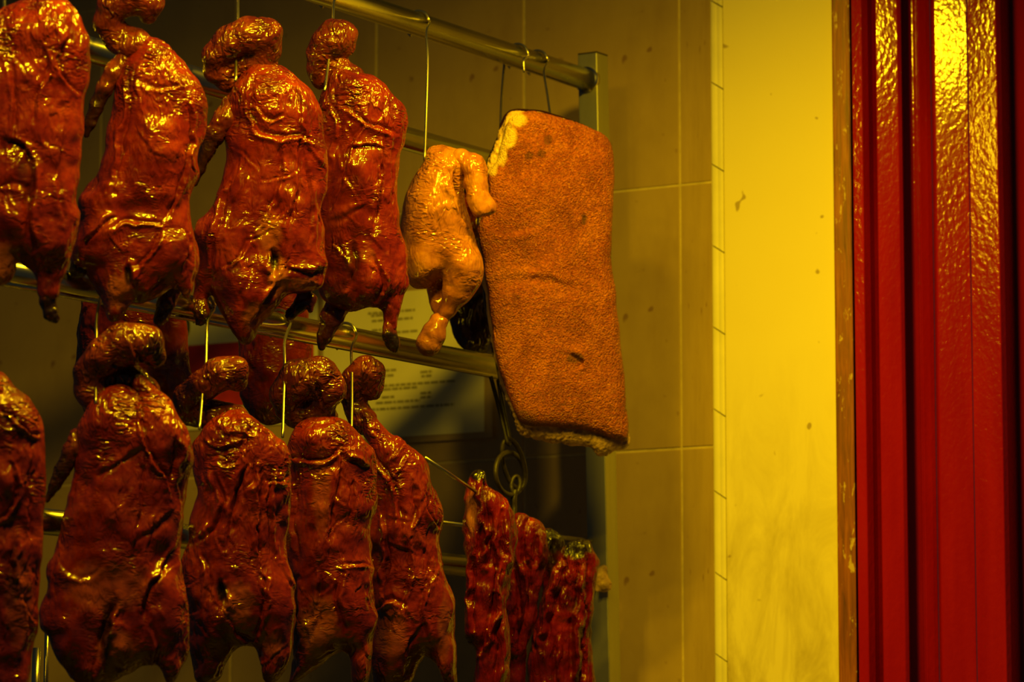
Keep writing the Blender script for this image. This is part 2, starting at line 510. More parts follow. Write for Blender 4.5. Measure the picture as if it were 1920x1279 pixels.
# ---------------------------------------------------------------- implicit modelling of meat
rs = np.random.RandomState(5)
TAB = rs.rand(32, 32, 32)
def vnoise(p):
    i = np.floor(p).astype(int); f = p - i; f = f * f * (3 - 2 * f)
    def g(a, b, c): return TAB[(i[:, 0] + a) & 31, (i[:, 1] + b) & 31, (i[:, 2] + c) & 31]
    x0 = g(0, 0, 0) * (1 - f[:, 0]) + g(1, 0, 0) * f[:, 0]; x1 = g(0, 1, 0) * (1 - f[:, 0]) + g(1, 1, 0) * f[:, 0]
    x2 = g(0, 0, 1) * (1 - f[:, 0]) + g(1, 0, 1) * f[:, 0]; x3 = g(0, 1, 1) * (1 - f[:, 0]) + g(1, 1, 1) * f[:, 0]
    y0 = x0 * (1 - f[:, 1]) + x1 * f[:, 1]; y1 = x2 * (1 - f[:, 1]) + x3 * f[:, 1]
    return (y0 * (1 - f[:, 2]) + y1 * f[:, 2]) * 2 - 1
def fbm(p, octs=3):
    s = 0; a = 1.0
    for o in range(octs):
        s = s + a * vnoise(p * (2 ** o) + 7.3 * o); a *= 0.5
    return s
def crom(pts, per=4):
    pts = np.array(pts, float); n = len(pts); out = []
    for i in range(n):
        p0, p1, p2, p3 = pts[i - 1], pts[i], pts[(i + 1) % n], pts[(i + 2) % n]
        for k in range(per):
            t = k / per
            out.append(0.5 * (2 * p1 + (p2 - p0) * t + (2 * p0 - 5 * p1 + 4 * p2 - p3) * t * t + (3 * p1 - p0 - 3 * p2 + p3) * t ** 3))
    return np.array(out)
def polysdf(X, Y, poly):
    """positive inside"""
    best = np.full(X.shape, 1e18); ins = np.zeros(X.shape, bool)
    n = len(poly)
    for i in range(n):
        a = poly[i]; b = poly[(i + 1) % n]; e = b - a
        wx = X - a[0]; wy = Y - a[1]
        t = np.clip((wx * e[0] + wy * e[1]) / (e[0] ** 2 + e[1] ** 2 + 1e-9), 0, 1)
        best = np.minimum(best, (wx - e[0] * t) ** 2 + (wy - e[1] * t) ** 2)
        if a[1] != b[1]:
            c = ((a[1] > Y) != (b[1] > Y)) & (X < (b[0] - a[0]) * (Y - a[1]) / (b[1] - a[1]) + a[0])
            ins ^= c
    d = np.sqrt(best)
    return np.where(ins, d, -d)
def segdist2(x, y, pts):
    best = np.full(x.shape, 1e18)
    for a, b in zip(pts[:-1], pts[1:]):
        ex, ey = b[0] - a[0], b[1] - a[1]
        t = np.clip(((x - a[0]) * ex + (y - a[1]) * ey) / (ex * ex + ey * ey + 1e-9), 0, 1)
        best = np.minimum(best, (x - a[0] - ex * t) ** 2 + (y - a[1] - ey * t) ** 2)
    return np.sqrt(best)
def foldcoord(x, y, pts):
    """signed distance from a polyline and the fraction of its length at the nearest point"""
    sp = [(p.x, p.y) for p in smoothpts([(a, b, 0) for a, b in pts], 3)]
    best = np.full(x.shape, 1e18); sg = np.zeros(x.shape); u = np.zeros(x.shape)
    n = len(sp) - 1
    for i, (a, b) in enumerate(zip(sp[:-1], sp[1:])):
        ex, ey = b[0] - a[0], b[1] - a[1]
        t = np.clip(((x - a[0]) * ex + (y - a[1]) * ey) / (ex * ex + ey * ey + 1e-9), 0, 1)
        dx, dy = x - a[0] - ex * t, y - a[1] - ey * t
        d = dx * dx + dy * dy
        m = d < best
        best = np.where(m, d, best); sg = np.where(m, np.sign(ex * dy - ey * dx), sg); u = np.where(m, (i + t) / n, u)
    return np.sqrt(best) * np.where(sg == 0, 1, sg), u
def blur(a, k):
    for ax in (0, 1):
        p = np.pad(a, [(k, k) if i == ax else (0, 0) for i in (0, 1)], mode='edge')
        c = np.cumsum(p, axis=ax); z = np.zeros_like(np.take(c, [0], axis=ax)); c = np.concatenate([z, c], axis=ax)
        n = 2 * k + 1
        a = (np.take(c, range(n, c.shape[ax]), axis=ax) - np.take(c, range(0, c.shape[ax] - n), axis=ax)) / n
    return a
def surfnet(V):
    """naive surface nets, V<0 inside; returns verts in index units and quads"""
    S = V < 0
    nx, ny, nz = V.shape
    cs = np.zeros((nx - 1, ny - 1, nz - 1), np.int8)
    for a in (0, 1):
        for b in (0, 1):
            for c in (0, 1):
                cs += S[a:nx - 1 + a, b:ny - 1 + b, c:nz - 1 + c]
    act = (cs > 0) & (cs < 8)
    ci = np.argwhere(act)
    idx = np.full(act.shape, -1, np.int64); idx[act] = np.arange(len(ci))
    acc = np.zeros((len(ci), 3)); cnt = np.zeros(len(ci))
    corners = [(a, b, c) for a in (0, 1) for b in (0, 1) for c in (0, 1)]
    val = {k: V[ci[:, 0] + k[0], ci[:, 1] + k[1], ci[:, 2] + k[2]] for k in corners}
    for a in corners:
        for ax in range(3):
            if a[ax] == 0:
                b = tuple(1 if i == ax else a[i] for i in range(3))
                va, vb = val[a], val[b]
                x = (va < 0) != (vb < 0)
                t = va / (va - vb + 1e-12)
                p = np.tile(np.array(a, float), (len(ci), 1)); p[:, ax] = t
                acc[x] += p[x]; cnt[x] += 1
    verts = ci + acc / cnt[:, None]
    quads = []
    for ax in range(3):
        s0 = [slice(None)] * 3; s1 = [slice(None)] * 3
        s0[ax] = slice(0, -1); s1[ax] = slice(1, None)
        A = S[tuple(s0)]; B = S[tuple(s1)]
        u, v = [(1, 2), (2, 0), (0, 1)][ax]
        for flip, Mk in ((False, A & ~B), (True, ~A & B)):
            e = np.argwhere(Mk)
            ok = (e[:, u] > 0) & (e[:, v] > 0) & (e[:, u] < V.shape[u] - 1) & (e[:, v] < V.shape[v] - 1)
            e = e[ok]
            def cell(du, dv):
                q = e.copy(); q[:, u] -= du; q[:, v] -= dv
                return idx[q[:, 0], q[:, 1], q[:, 2]]
            q = np.stack([cell(1, 1), cell(0, 1), cell(0, 0), cell(1, 0)], 1)
            quads.append(q[:, ::-1] if flip else q)
    return verts, np.concatenate(quads)
def normals(v, q):
    n = np.zeros_like(v)
    fn = np.cross(v[q[:, 2]] - v[q[:, 0]], v[q[:, 3]] - v[q[:, 1]])
    for k in range(4): np.add.at(n, q[:, k], fn)
    return n / (np.linalg.norm(n, axis=1, keepdims=True) + 1e-9)

CT, ST = math.cos(TH), math.sin(TH)
class Frame:
    """the hanging point of one piece: pixel centre, plane offset from the rails, turn"""
    def __init__(s, cx, cy, t, yaw=0.0, ytilt=0.0):
        s.cx, s.cy, s.yaw, s.yt = cx, cy, yaw, ytilt
        s.Z = depth(on_rack(cx, cy, t)); s.s = s.Z / F
    def world(s, v):
        Z = s.Z - v[:, 2] * s.s + s.yaw * (v[:, 0] - s.cx) * s.s + s.yt * (v[:, 1] - s.cy) * s.s
        xc = (v[:, 0] - 960.0) / F * Z; yc = -(v[:, 1] - 639.5) / F * Z
        return np.stack([xc, Z * CT - yc * ST, EYE + Z * ST + yc * CT], 1)
    def pt(s, x, y, z=0.0): return Vector(s.world(np.array([[x, y, z]], float))[0])

def blob(name, mat, parent, fr, outline=None, R=60, kz=0.8, zc=0.0, limbs=(), creases=(), bulges=(), char_shade=(), pale=(), k=10.0, step=2.8,
         lump=3.0, lumpscale=38.0, wrinkle=1.2, wscale=11.0, wdir=0.5, seed=0, ripple=0, per=4):
    xs, ys, zs = [], [], []
    if outline is not None:
        poly = crom(outline, per) if per > 1 else np.array(outline, float)
        T = R * kz
        xs += [poly[:, 0].min(), poly[:, 0].max()]; ys += [poly[:, 1].min(), poly[:, 1].max()]; zs += [zc - T, zc + T]
    for ch in limbs:
        for (x, y, z, r) in ch:
            xs += [x - r, x + r]; ys += [y - r, y + r]; zs += [z - r, z + r]
    pad = 4 * step
    gx = np.arange(min(xs) - pad, max(xs) + pad, step); gy = np.arange(min(ys) - pad, max(ys) + pad, step); gz = np.arange(min(zs) - pad, max(zs) + pad, step)
    X, Y, Zg = np.meshgrid(gx, gy, gz, indexing='ij')
    V = None
    if outline is not None:
        X2, Y2 = np.meshgrid(gx, gy, indexing='ij')
        d = polysdf(X2, Y2, poly)
        d = np.where(d > 0, blur(d, 3), d)
        q = np.maximum(R - d, 0.0)[:, :, None]
        V = np.sqrt(q ** 2 + ((Zg - zc) / kz) ** 2) - R
    for ch in limbs:
        Lm = None
        if len(ch) == 1: ch = [ch[0], ch[0]]
        for (ax, ay, az, ar), (bx, by, bz, br) in zip(ch[:-1], ch[1:]):
            ex, ey, ez = bx - ax, by - ay, bz - az
            t = np.clip(((X - ax) * ex + (Y - ay) * ey + (Zg - az) * ez) / (ex * ex + ey * ey + ez * ez + 1e-9), 0, 1)
            dd = np.sqrt((X - ax - ex * t) ** 2 + (Y - ay - ey * t) ** 2 + (Zg - az - ez * t) ** 2) - (ar + (br - ar) * t)
            if Lm is None: Lm = dd
            else:
                h = np.clip(0.5 + 0.5 * (Lm - dd) / 7.0, 0, 1); Lm = Lm * (1 - h) + dd * h - 7.0 * h * (1 - h)
        if V is None: V = Lm
        else:
            h = np.clip(0.5 + 0.5 * (V - Lm) / k, 0, 1); V = V * (1 - h) + Lm * h - k * h * (1 - h)
    v, q = surfnet(V)
    v = v * step + np.array([gx[0], gy[0], gz[0]])
    n = normals(v, q)
    # ---- relief: bulges, creases, then noise
    x, y = v[:, 0], v[:, 1]
    fw = np.clip(n[:, 2] * 1.6 + 0.1, 0, 1)
    D = np.zeros(len(v))
    for (bx, by, rx, ry, ang, amp) in bulges:
        c, s = math.cos(math.radians(ang)), math.sin(math.radians(ang))
        u = (x - bx) * c + (y - by) * s; w = -(x - bx) * s + (y - by) * c
        D += amp * np.exp(-((u / rx) ** 2 + (w / ry) ** 2)) * fw
    wx = vnoise(v / 17.0 + seed * 3.1) * 4.0 + vnoise(v / 6.0 + seed) * 1.2
    wy = vnoise(v / 17.0 + seed * 3.1 + 40) * 4.0 + vnoise(v / 6.0 + seed + 40) * 1.2
    for ci_, cr in enumerate(creases):
        pts, wd, dp = cr
        sg, u = foldcoord(x + wx, y + wy, pts)
        if ci_ % 2: sg = -sg
        wv = wd * (0.85 + 0.45 * vnoise(v / 25.0 + ci_))
        tap = np.sqrt(np.clip(np.sin(np.pi * np.clip(u, 0.02, 0.98)), 0, 1)) * fw
        groove = -np.exp(-(sg / wv) ** 2)
        lip = 0.75 * np.exp(-((sg - 1.7 * wv) / (1.3 * wv)) ** 2) + 0.45 * np.where(sg > 0, (1 - np.exp(-(sg / wv) ** 2)) * np.exp(-sg / (5.5 * wv)), 0)
        D += dp * 0.85 * tap * (groove + lip)
    sd = seed * 11.7
    D += lump * fbm(v / lumpscale + sd, 2)
    pw = v.copy(); pw[:, 1] *= wdir
    warp = vnoise(v / 30.0 + sd + 3) * 9
    pw[:, 0] += warp; pw[:, 1] += warp * 0.6
    rid = 1 - np.abs(fbm(pw / wscale + sd, 2)) * 2
    msk = np.clip(vnoise(v / 55.0 + sd + 9) * 1.2 + 0.65, 0.15, 1.2)
    D += wrinkle * rid * msk
    v2 = v + n * D[:, None]
    W = fr.world(v2)
    base = np.array(world_loc(parent)) if parent is not None else W.mean(0)
    W = W - base
    me = bpy.data.meshes.new(name)
    me.vertices.add(len(W)); me.vertices.foreach_set('co', W.astype(np.float32).ravel())
    nf = len(q)
    me.loops.add(nf * 4); me.loops.foreach_set('vertex_index', q[:, ::-1].astype(np.int32).ravel())
    me.polygons.add(nf); me.polygons.foreach_set('loop_start', np.arange(0, nf * 4, 4, dtype=np.int32))
    try: me.polygons.foreach_set('loop_total', np.full(nf, 4, np.int32))
    except Exception: pass
    me.polygons.foreach_set('use_smooth', np.ones(nf, bool))
    me.update(calc_edges=True)
    rp_ = np.clip(1.15 - (y - y.min()) / ripple, 0, 1) * np.clip(0.75 + vnoise(v / 24.0 + sd) * 0.9, 0, 1.2) if ripple else np.zeros(len(v))
    at = me.attributes.new('ripple', 'FLOAT', 'POINT'); at.data.foreach_set('value', rp_.astype(np.float32))
    for nm, spots in (('char', char_shade), ('pale', pale)):  # dark spots: real charring, plus shade painted into holes, creases and neck hollows
        a = np.zeros(len(v))
        jit = fbm(v / 9.0 + 5, 2)
        for sp in spots:
            sx, sy, r, amt = sp[:4]
            rr = sp[4] if len(sp) > 4 else r
            dd = np.sqrt(((x - sx) / r) ** 2 + ((y - sy) / rr) ** 2) + 0.18 * jit
            a = np.maximum(a, amt * np.clip((1.15 - dd) / 0.4, 0, 1))
        at = me.attributes.new(nm, 'FLOAT', 'POINT'); at.data.foreach_set('value', a.astype(np.float32))
    o = link(name, me, mat, parent)
    if parent is None: o.location = base
    return o

def rc(seed, x0, x1, y0, y1, n, wd=(1.6, 3.4), dp=(1.2, 3.2), lean=0.35, length=(40, 110)):
    """extra skin folds that run mostly downwards"""
    r = random.Random(seed); out = []
    for _ in range(n):
        x = r.uniform(x0, x1); y = r.uniform(y0, y1); L = r.uniform(*length)
        a = r.gauss(0, lean); pts = [(x, y)]
        for k in range(4):
            a += r.gauss(0, 0.3)
            x += math.sin(a) * L / 4; y += math.cos(a) * L / 4
            pts.append((x, y))
        out.append((pts, r.uniform(*wd), r.uniform(*dp)))
    return out

TU = 0.096
def duck(label, cx, cy, t, outline, legs=(), wing=None, neck=None, R=78, kz=0.72, creases=(), bulges=(), char_shade=(), pale=(), seed=1, yaw=0.12,
         neck_char_shade=(), neck_creases=(), bottom=None, group='roast ducks', wing_char=None, dark=False, extra=()):
    fr = Frame(cx, cy, t, yaw)
    bot = bottom or max(p[1] for p in outline)
    root = empty('roast_duck', fr.pt(cx, bot), label, 'duck', group)
    blob('body', M['duck'], root, fr, outline, R=R, kz=kz, limbs=legs, creases=creases, bulges=bulges, char_shade=char_shade, pale=pale, seed=seed, k=14, lump=6.0, lumpscale=44, wrinkle=1.0, ripple=140)
    if wing is not None:
        tip = wing[-1]
        blob('wing', M['neck'], root, fr, None, limbs=[wing], seed=seed + 2, char_shade=wing_char or [(tip[0] + 8, tip[1] - 15, 85, 0.85)], lump=2.0, lumpscale=18, wrinkle=1.4, wscale=8)
    if neck is not None:
        blob('neck_and_head', M['neck'], root, fr, None, limbs=[[(a_, b_, c_, r_ * 1.18) for a_, b_, c_, r_ in l_] for l_ in neck], seed=seed + 4, char_shade=neck_char_shade, creases=neck_creases, lump=2.2, lumpscale=26, wrinkle=0.9, wscale=9, ripple=260)
    for nm, limb, ch in extra:
        blob(nm, M['neck'], root, fr, None, limbs=[limb], seed=seed + 6, char_shade=ch, lump=2.0, lumpscale=14, wrinkle=1.6, wscale=7)
    return root, fr

# ---- upper row
D1 = duck('leftmost duck of the upper row, cut by the left edge of the picture', 40, 250, TU,
    [(-80, 60), (-40, 28), (0, 20), (25, 5), (60, -8), (100, -10), (132, 8), (155, 45), (168, 85), (166, 140), (160, 200), (160, 235), (152, 275), (147, 330), (146, 385), (142, 425), (130, 470), (112, 505), (85, 512), (60, 500), (32, 488), (20, 522), (5, 533), (-20, 540), (-60, 520), (-95, 440), (-100, 300), (-95, 180)],
    legs=[[(95, 450, 5, 42), (94, 505, 0, 24), (90, 545, 0, 18)]], seed=1,
    extra=[('foot', [(90, 538, 0, 18), (88, 562, 2, 15), (96, 588, 2, 13), (104, 598, 2, 7)], [(95, 590, 40, 0.95)])],
    creases=[([(118, 30), (128, 70), (110, 110), (125, 150), (150, 175)], 4, 8), ([(75, 80), (92, 120), (70, 175), (60, 230)], 4, 7), ([(20, 120), (30, 200), (22, 280)], 5, 7),
             ([(55, 290), (62, 340), (50, 400), (60, 470)], 7, 14), ([(120, 230), (110, 330), (115, 420)], 4, 6), ([(10, 260), (40, 275), (60, 300)], 5, 8), ([(0, 350), (40, 345), (60, 380)], 6, 5)] + rc(11, -20, 150, 20, 420, 16),
    bulges=[(105, 70, 45, 50, 0, 9), (25, 400, 28, 55, 10, 14), (110, 410, 30, 60, 0, 8)], char_shade=[(50, 330, 18, 0.5, 40)], pale=[(10, 500, 22, 0.5, 45)])
D2 = duck('second duck from the left in the upper row, its thin left wing hanging free', 265, 330, TU,
    [(240, 92), (255, 76), (270, 68), (300, 75), (330, 100), (355, 130), (375, 160), (385, 190), (387, 212), (382, 250), (375, 285), (372, 320), (362, 352), (358, 390), (358, 420), (365, 455), (369, 490), (363, 530), (356, 560), (348, 562), (338, 545), (320, 542), (300, 555), (268, 570), (245, 570), (235, 592), (215, 606), (203, 602), (190, 570), (172, 530), (162, 508), (150, 503), (140, 500), (135, 480), (138, 440), (146, 400), (152, 370), (168, 345), (187, 318), (196, 290), (203, 260), (206, 230), (210, 200), (214, 170), (218, 140), (226, 110)],
    wing=[(232, 112, 5, 17), (215, 135, 8, 19), (196, 168, 8, 15), (180, 200, 5, 13), (168, 232, 2, 9), (162, 255, 0, 4)],
    neck=[[(250, 85, -5, 30), (222, 70, -8, 22), (200, 40, 0, 22), (212, 10, 8, 24), (250, -5, 12, 28), (280, 8, 8, 24), (278, 30, 0, 14)]],
    extra=[('foot', [(150, 490, 12, 18), (146, 505, 14, 15), (140, 512, 12, 9)], [(143, 512, 24, 0.95)]), ('rear_leg', [(325, 535, -60, 20), (312, 570, -60, 16), (300, 598, -60, 12)], [(300, 600, 40, 0.7)])],
    creases=[([(238, 130), (243, 190), (232, 250), (226, 300), (212, 345)], 4, 8), ([(352, 180), (360, 240), (348, 300), (336, 350), (312, 412)], 3.5, 9), ([(215, 425), (240, 412), (275, 418), (305, 420)], 5, 10),
             ([(160, 480), (185, 430), (215, 408)], 4, 7), ([(340, 430), (350, 470), (345, 510)], 4, 6), ([(238, 500), (243, 528)], 6, 16), ([(290, 90), (335, 150), (352, 180)], 4, 5), ([(300, 430), (285, 470), (255, 500)], 4, 8), ([(252, 150), (300, 165), (345, 160)], 4, 4), ([(260, 110), (250, 160), (262, 200)], 3, 4)] + rc(12, 225, 360, 90, 300, 12) + rc(13, 160, 350, 400, 540, 10, length=(30, 70)),
    bulges=[(300, 270, 50, 80, 0, 8), (270, 395, 55, 20, -5, -12), (165, 440, 25, 50, 15, 10), (340, 460, 28, 55, -5, 8), (225, 540, 25, 40, 0, 8)],
    char_shade=[(241, 515, 8, 0.9, 18), (140, 505, 18, 0.8)], pale=[(225, 550, 26, 0.45, 34), (350, 555, 12, 0.6)], neck_char_shade=[(255, 25, 12, 0.6)], seed=2)  # dark spot in the belly paints the shade inside the vent
D3 = duck('third duck of the upper row, neck curled into a loop, torn vent at its belly', 490, 360, TU,
    [(468, 128), (500, 121), (530, 130), (560, 150), (590, 180), (603, 210), (608, 240), (613, 275), (612, 320), (608, 370), (606, 420), (606, 470), (611, 500), (606, 530), (590, 545), (560, 553), (540, 552), (525, 572), (510, 590), (492, 602), (482, 618), (470, 640), (455, 648), (440, 628), (425, 602), (408, 570), (396, 545), (388, 530), (372, 520), (370, 480), (365, 440), (376, 418), (400, 385), (411, 350), (420, 310), (425, 270), (425, 230), (422, 200), (428, 175), (442, 152)],
    legs=[[(392, 440, 5, 32), (384, 505, 5, 20), (378, 555, 3, 13), (377, 578, 3, 15)]],
    wing=[(438, 195, 5, 20), (424, 222, 8, 23), (404, 250, 8, 19), (388, 284, 4, 14), (374, 318, 0, 9), (366, 345, 0, 4)],
    neck=[[(430, 150, -22, 20), (405, 132, -10, 18), (403, 105, 4, 20), (430, 78, 10, 26), (468, 64, 14, 28), (496, 64, 12, 27), (502, 92, 5, 20), (496, 120, -4, 18), (500, 140, -8, 22)], [(405, 130, -10, 18), (440, 125, -18, 20), (470, 115, -14, 22), (490, 100, -6, 20)]],
    extra=[('foot', [(377, 572, 8, 14), (379, 590, 18, 14), (374, 604, 18, 8)], [(376, 600, 22, 0.7)]), ('bone_stump', [(572, 545, -30, 13), (560, 575, -30, 11), (545, 590, -30, 9), (585, 560, -25, 8), (582, 582, -20, 6)], [(548, 588, 26, 0.9)])],
    creases=[([(478, 150), (470, 200), (482, 235), (500, 252), (535, 256), (560, 250), (585, 262)], 4.5, 10), ([(545, 150), (560, 200), (562, 250)], 3.5, 6), ([(562, 262), (560, 330), (548, 395), (540, 440)], 4, 9), ([(525, 270), (524, 330), (505, 390), (482, 430)], 4, 8),
             ([(430, 345), (418, 400), (402, 450), (395, 500)], 4, 8), ([(575, 300), (585, 380), (578, 460)], 3.5, 6), ([(510, 470), (515, 500), (512, 515)], 6, 18), ([(540, 500), (580, 515), (606, 505)], 4, 8), ([(480, 200), (505, 225), (530, 215)], 4, 6), ([(470, 440), (450, 480), (420, 500)], 4, 7), ([(520, 530), (500, 560), (480, 590)], 4, 9)] + rc(21, 435, 600, 140, 330, 14) + rc(22, 400, 600, 370, 560, 14, length=(30, 80)),
    bulges=[(505, 170, 60, 35, 10, 7), (545, 400, 22, 90, 6, 6), (470, 540, 35, 45, 20, 12), (400, 420, 22, 50, 20, 8), (515, 487, 12, 18, 0, -14)],
    char_shade=[(513, 490, 10, 0.95, 17), (440, 500, 12, 0.4)], pale=[(505, 440, 24, 0.35, 40), (520, 520, 20, 0.5, 42), (478, 595, 22, 0.45, 30), (560, 530, 34, 0.4, 10)], neck_char_shade=[(466, 98, 12, 0.85)], seed=3)  # shade of the torn vent and of the neck loop's hollow is painted dark
D4 = duck('fourth duck of the upper row, last before the golden chicken, charred foot dangling', 685, 370, TU,
    [(628, 130), (659, 125), (686, 136), (712, 154), (739, 181), (760, 207), (766, 229), (763, 250), (755, 282), (752, 319), (748, 346), (750, 399), (755, 441), (759, 479), (757, 510), (748, 545), (712, 580), (686, 577), (659, 588), (643, 582), (622, 580), (604, 556), (596, 500), (592, 420), (590, 320), (596, 240), (602, 195), (612, 160)],
    legs=[[(742, 470, 0, 24), (738, 530, 0, 22), (731, 580, 0, 15), (730, 612, 0, 13)]],
    neck=[[(600, 150, -6, 16), (596, 128, 0, 17), (600, 104, 6, 21), (614, 80, 10, 26), (630, 68, 10, 28), (642, 66, 6, 22), (646, 86, 2, 18)], [(650, 150, -8, 30), (634, 128, -8, 20), (612, 132, -6, 15)]],
    extra=[('foot', [(730, 606, 0, 13), (730, 628, 2, 12), (738, 645, 2, 11), (741, 656, 2, 6)], [(735, 645, 28, 1.0)]), ('rear_leg', [(640, 560, -22, 24), (622, 598, -10, 20), (608, 630, -6, 14), (603, 650, -6, 7)], [(606, 640, 50, 0.6)])],
    creases=[([(640, 195), (668, 212), (690, 230), (720, 238), (742, 252)], 4, 10), ([(688, 232), (662, 258), (648, 300), (640, 345), (622, 395)], 4, 9), ([(722, 255), (716, 320), (708, 390), (702, 440)], 4, 10), ([(615, 420), (650, 405), (690, 385)], 5, 3.5), ([(738, 260), (735, 340), (740, 420)], 3.5, 6),
             ([(650, 280), (690, 272), (718, 282)], 3, 6), ([(660, 460), (668, 500), (655, 540)], 6, 10), ([(700, 480), (715, 520), (705, 560)], 4, 7), ([(620, 190), (640, 240), (625, 290)], 4, 7)] + rc(31, 610, 755, 140, 320, 12) + rc(32, 610, 750, 400, 560, 12, length=(30, 70)),
    bulges=[(690, 175, 50, 30, 30, 8), (680, 320, 30, 60, 8, 10), (690, 530, 40, 40, 0, 8), (660, 470, 14, 30, 0, -9)], char_shade=[(660, 490, 14, 0.5, 40), (625, 560, 30, 0.4)], pale=[(690, 480, 16, 0.2)], neck_char_shade=[(628, 98, 9, 0.8)], seed=4)

# ---- lower row
D5 = duck('leftmost duck of the lower row, cut by the left edge of the picture', 0, 980, TU,
    [(-60, 720), (-30, 700), (0, 698), (22, 717), (51, 745), (73, 774), (83, 807), (83, 852), (84, 897), (83, 953), (79, 1010), (76, 1066), (75, 1111), (70, 1167), (56, 1235), (50, 1285), (30, 1330), (-20, 1345), (-80, 1260), (-105, 1100), (-108, 950), (-98, 820)],
    creases=[([(0, 770), (30, 785), (55, 812), (75, 815)], 4, 9), ([(20, 870), (30, 910), (22, 950), (0, 970)], 5, 10), ([(60, 830), (52, 920), (58, 1010)], 4, 6), ([(30, 1010), (20, 1060), (25, 1120)], 6, 10), ([(45, 1120), (52, 1180), (30, 1240)], 4, 8)] + rc(41, -20, 75, 730, 1200, 18),
    bulges=[(40, 770, 35, 40, 40, 8), (10, 900, 16, 34, 0, 10)], char_shade=[(20, 1080, 14, 0.4, 60)], pale=[(35, 1130, 26, 0.15, 90)], seed=5)
D6 = duck('second duck from the left in the lower row, with cleft shoulders and an arched neck', 225, 1000, TU,
    [(152, 785), (170, 755), (200, 733), (228, 726), (248, 735), (262, 742), (250, 718), (254, 703), (281, 715), (315, 745), (337, 779), (357, 813), (361, 852), (357, 880), (347, 920), (341, 965), (335, 1010), (333, 1049), (343, 1094), (355, 1150), (354, 1190), (345, 1235), (332, 1275), (312, 1282), (298, 1252), (270, 1252), (247, 1264), (215, 1284), (170, 1292), (135, 1278), (112, 1246), (95, 1212), (87, 1192), (74, 1184), (75, 1150), (84, 1105), (82, 1077), (88, 1058), (107, 1027), (121, 976), (135, 920), (140, 875), (145, 841), (143, 813)],
    wing=[(148, 820, 0, 18), (135, 848, 4, 17), (118, 880, 4, 14), (102, 910, 2, 10), (90, 938, 0, 5)],
    neck=[[(190, 752, -22, 30), (172, 730, -20, 28), (166, 700, -10, 24), (196, 668, 4, 30), (235, 645, 10, 34), (272, 644, 8, 30), (290, 668, 2, 18)], [(186, 720, -26, 22), (240, 712, -36, 26), (270, 735, -30, 26)]],
    creases=[([(262, 742), (268, 790), (275, 832), (290, 865), (312, 895), (318, 930)], 4.5, 13), ([(182, 895), (225, 868), (270, 842)], 5.5, 4.5), ([(274, 850), (266, 910), (262, 960), (250, 1030)], 3.5, 7), ([(325, 825), (330, 860), (318, 900)], 6, 11), ([(336, 1020), (300, 1075), (275, 1120), (268, 1165)], 4, 9),
             ([(212, 1130), (200, 1170), (185, 1215), (178, 1262)], 7, 18), ([(110, 1050), (150, 1085), (195, 1060)], 6, 3), ([(255, 1010), (290, 995), (320, 960)], 6, 4), ([(285, 1170), (300, 1210), (290, 1250)], 4, 7)] + rc(51, 150, 340, 740, 960, 12) + rc(52, 100, 340, 1040, 1240, 14, length=(30, 80)),
    bulges=[(212, 790, 45, 45, 0, 12), (310, 800, 32, 60, -20, 10), (225, 830, 30, 30, 0, -6), (215, 960, 60, 60, 0, 6), (310, 1140, 30, 60, 10, 10), (130, 1200, 35, 50, 0, 8)],
    char_shade=[(200, 1190, 12, 0.8, 60), (320, 850, 14, 0.5, 30), (95, 1190, 14, 0.5)], pale=[(200, 1100, 80, 0.18, 50), (220, 1220, 40, 0.25, 40)], neck_char_shade=[(292, 660, 18, 0.8, 40), (262, 672, 9, 0.9), (220, 705, 70, 0.55, 26)], neck_creases=[([(240, 618), (252, 660), (268, 690)], 3.5, 8)], seed=6)  # bottom split and inside of the neck arch get their shade as colour
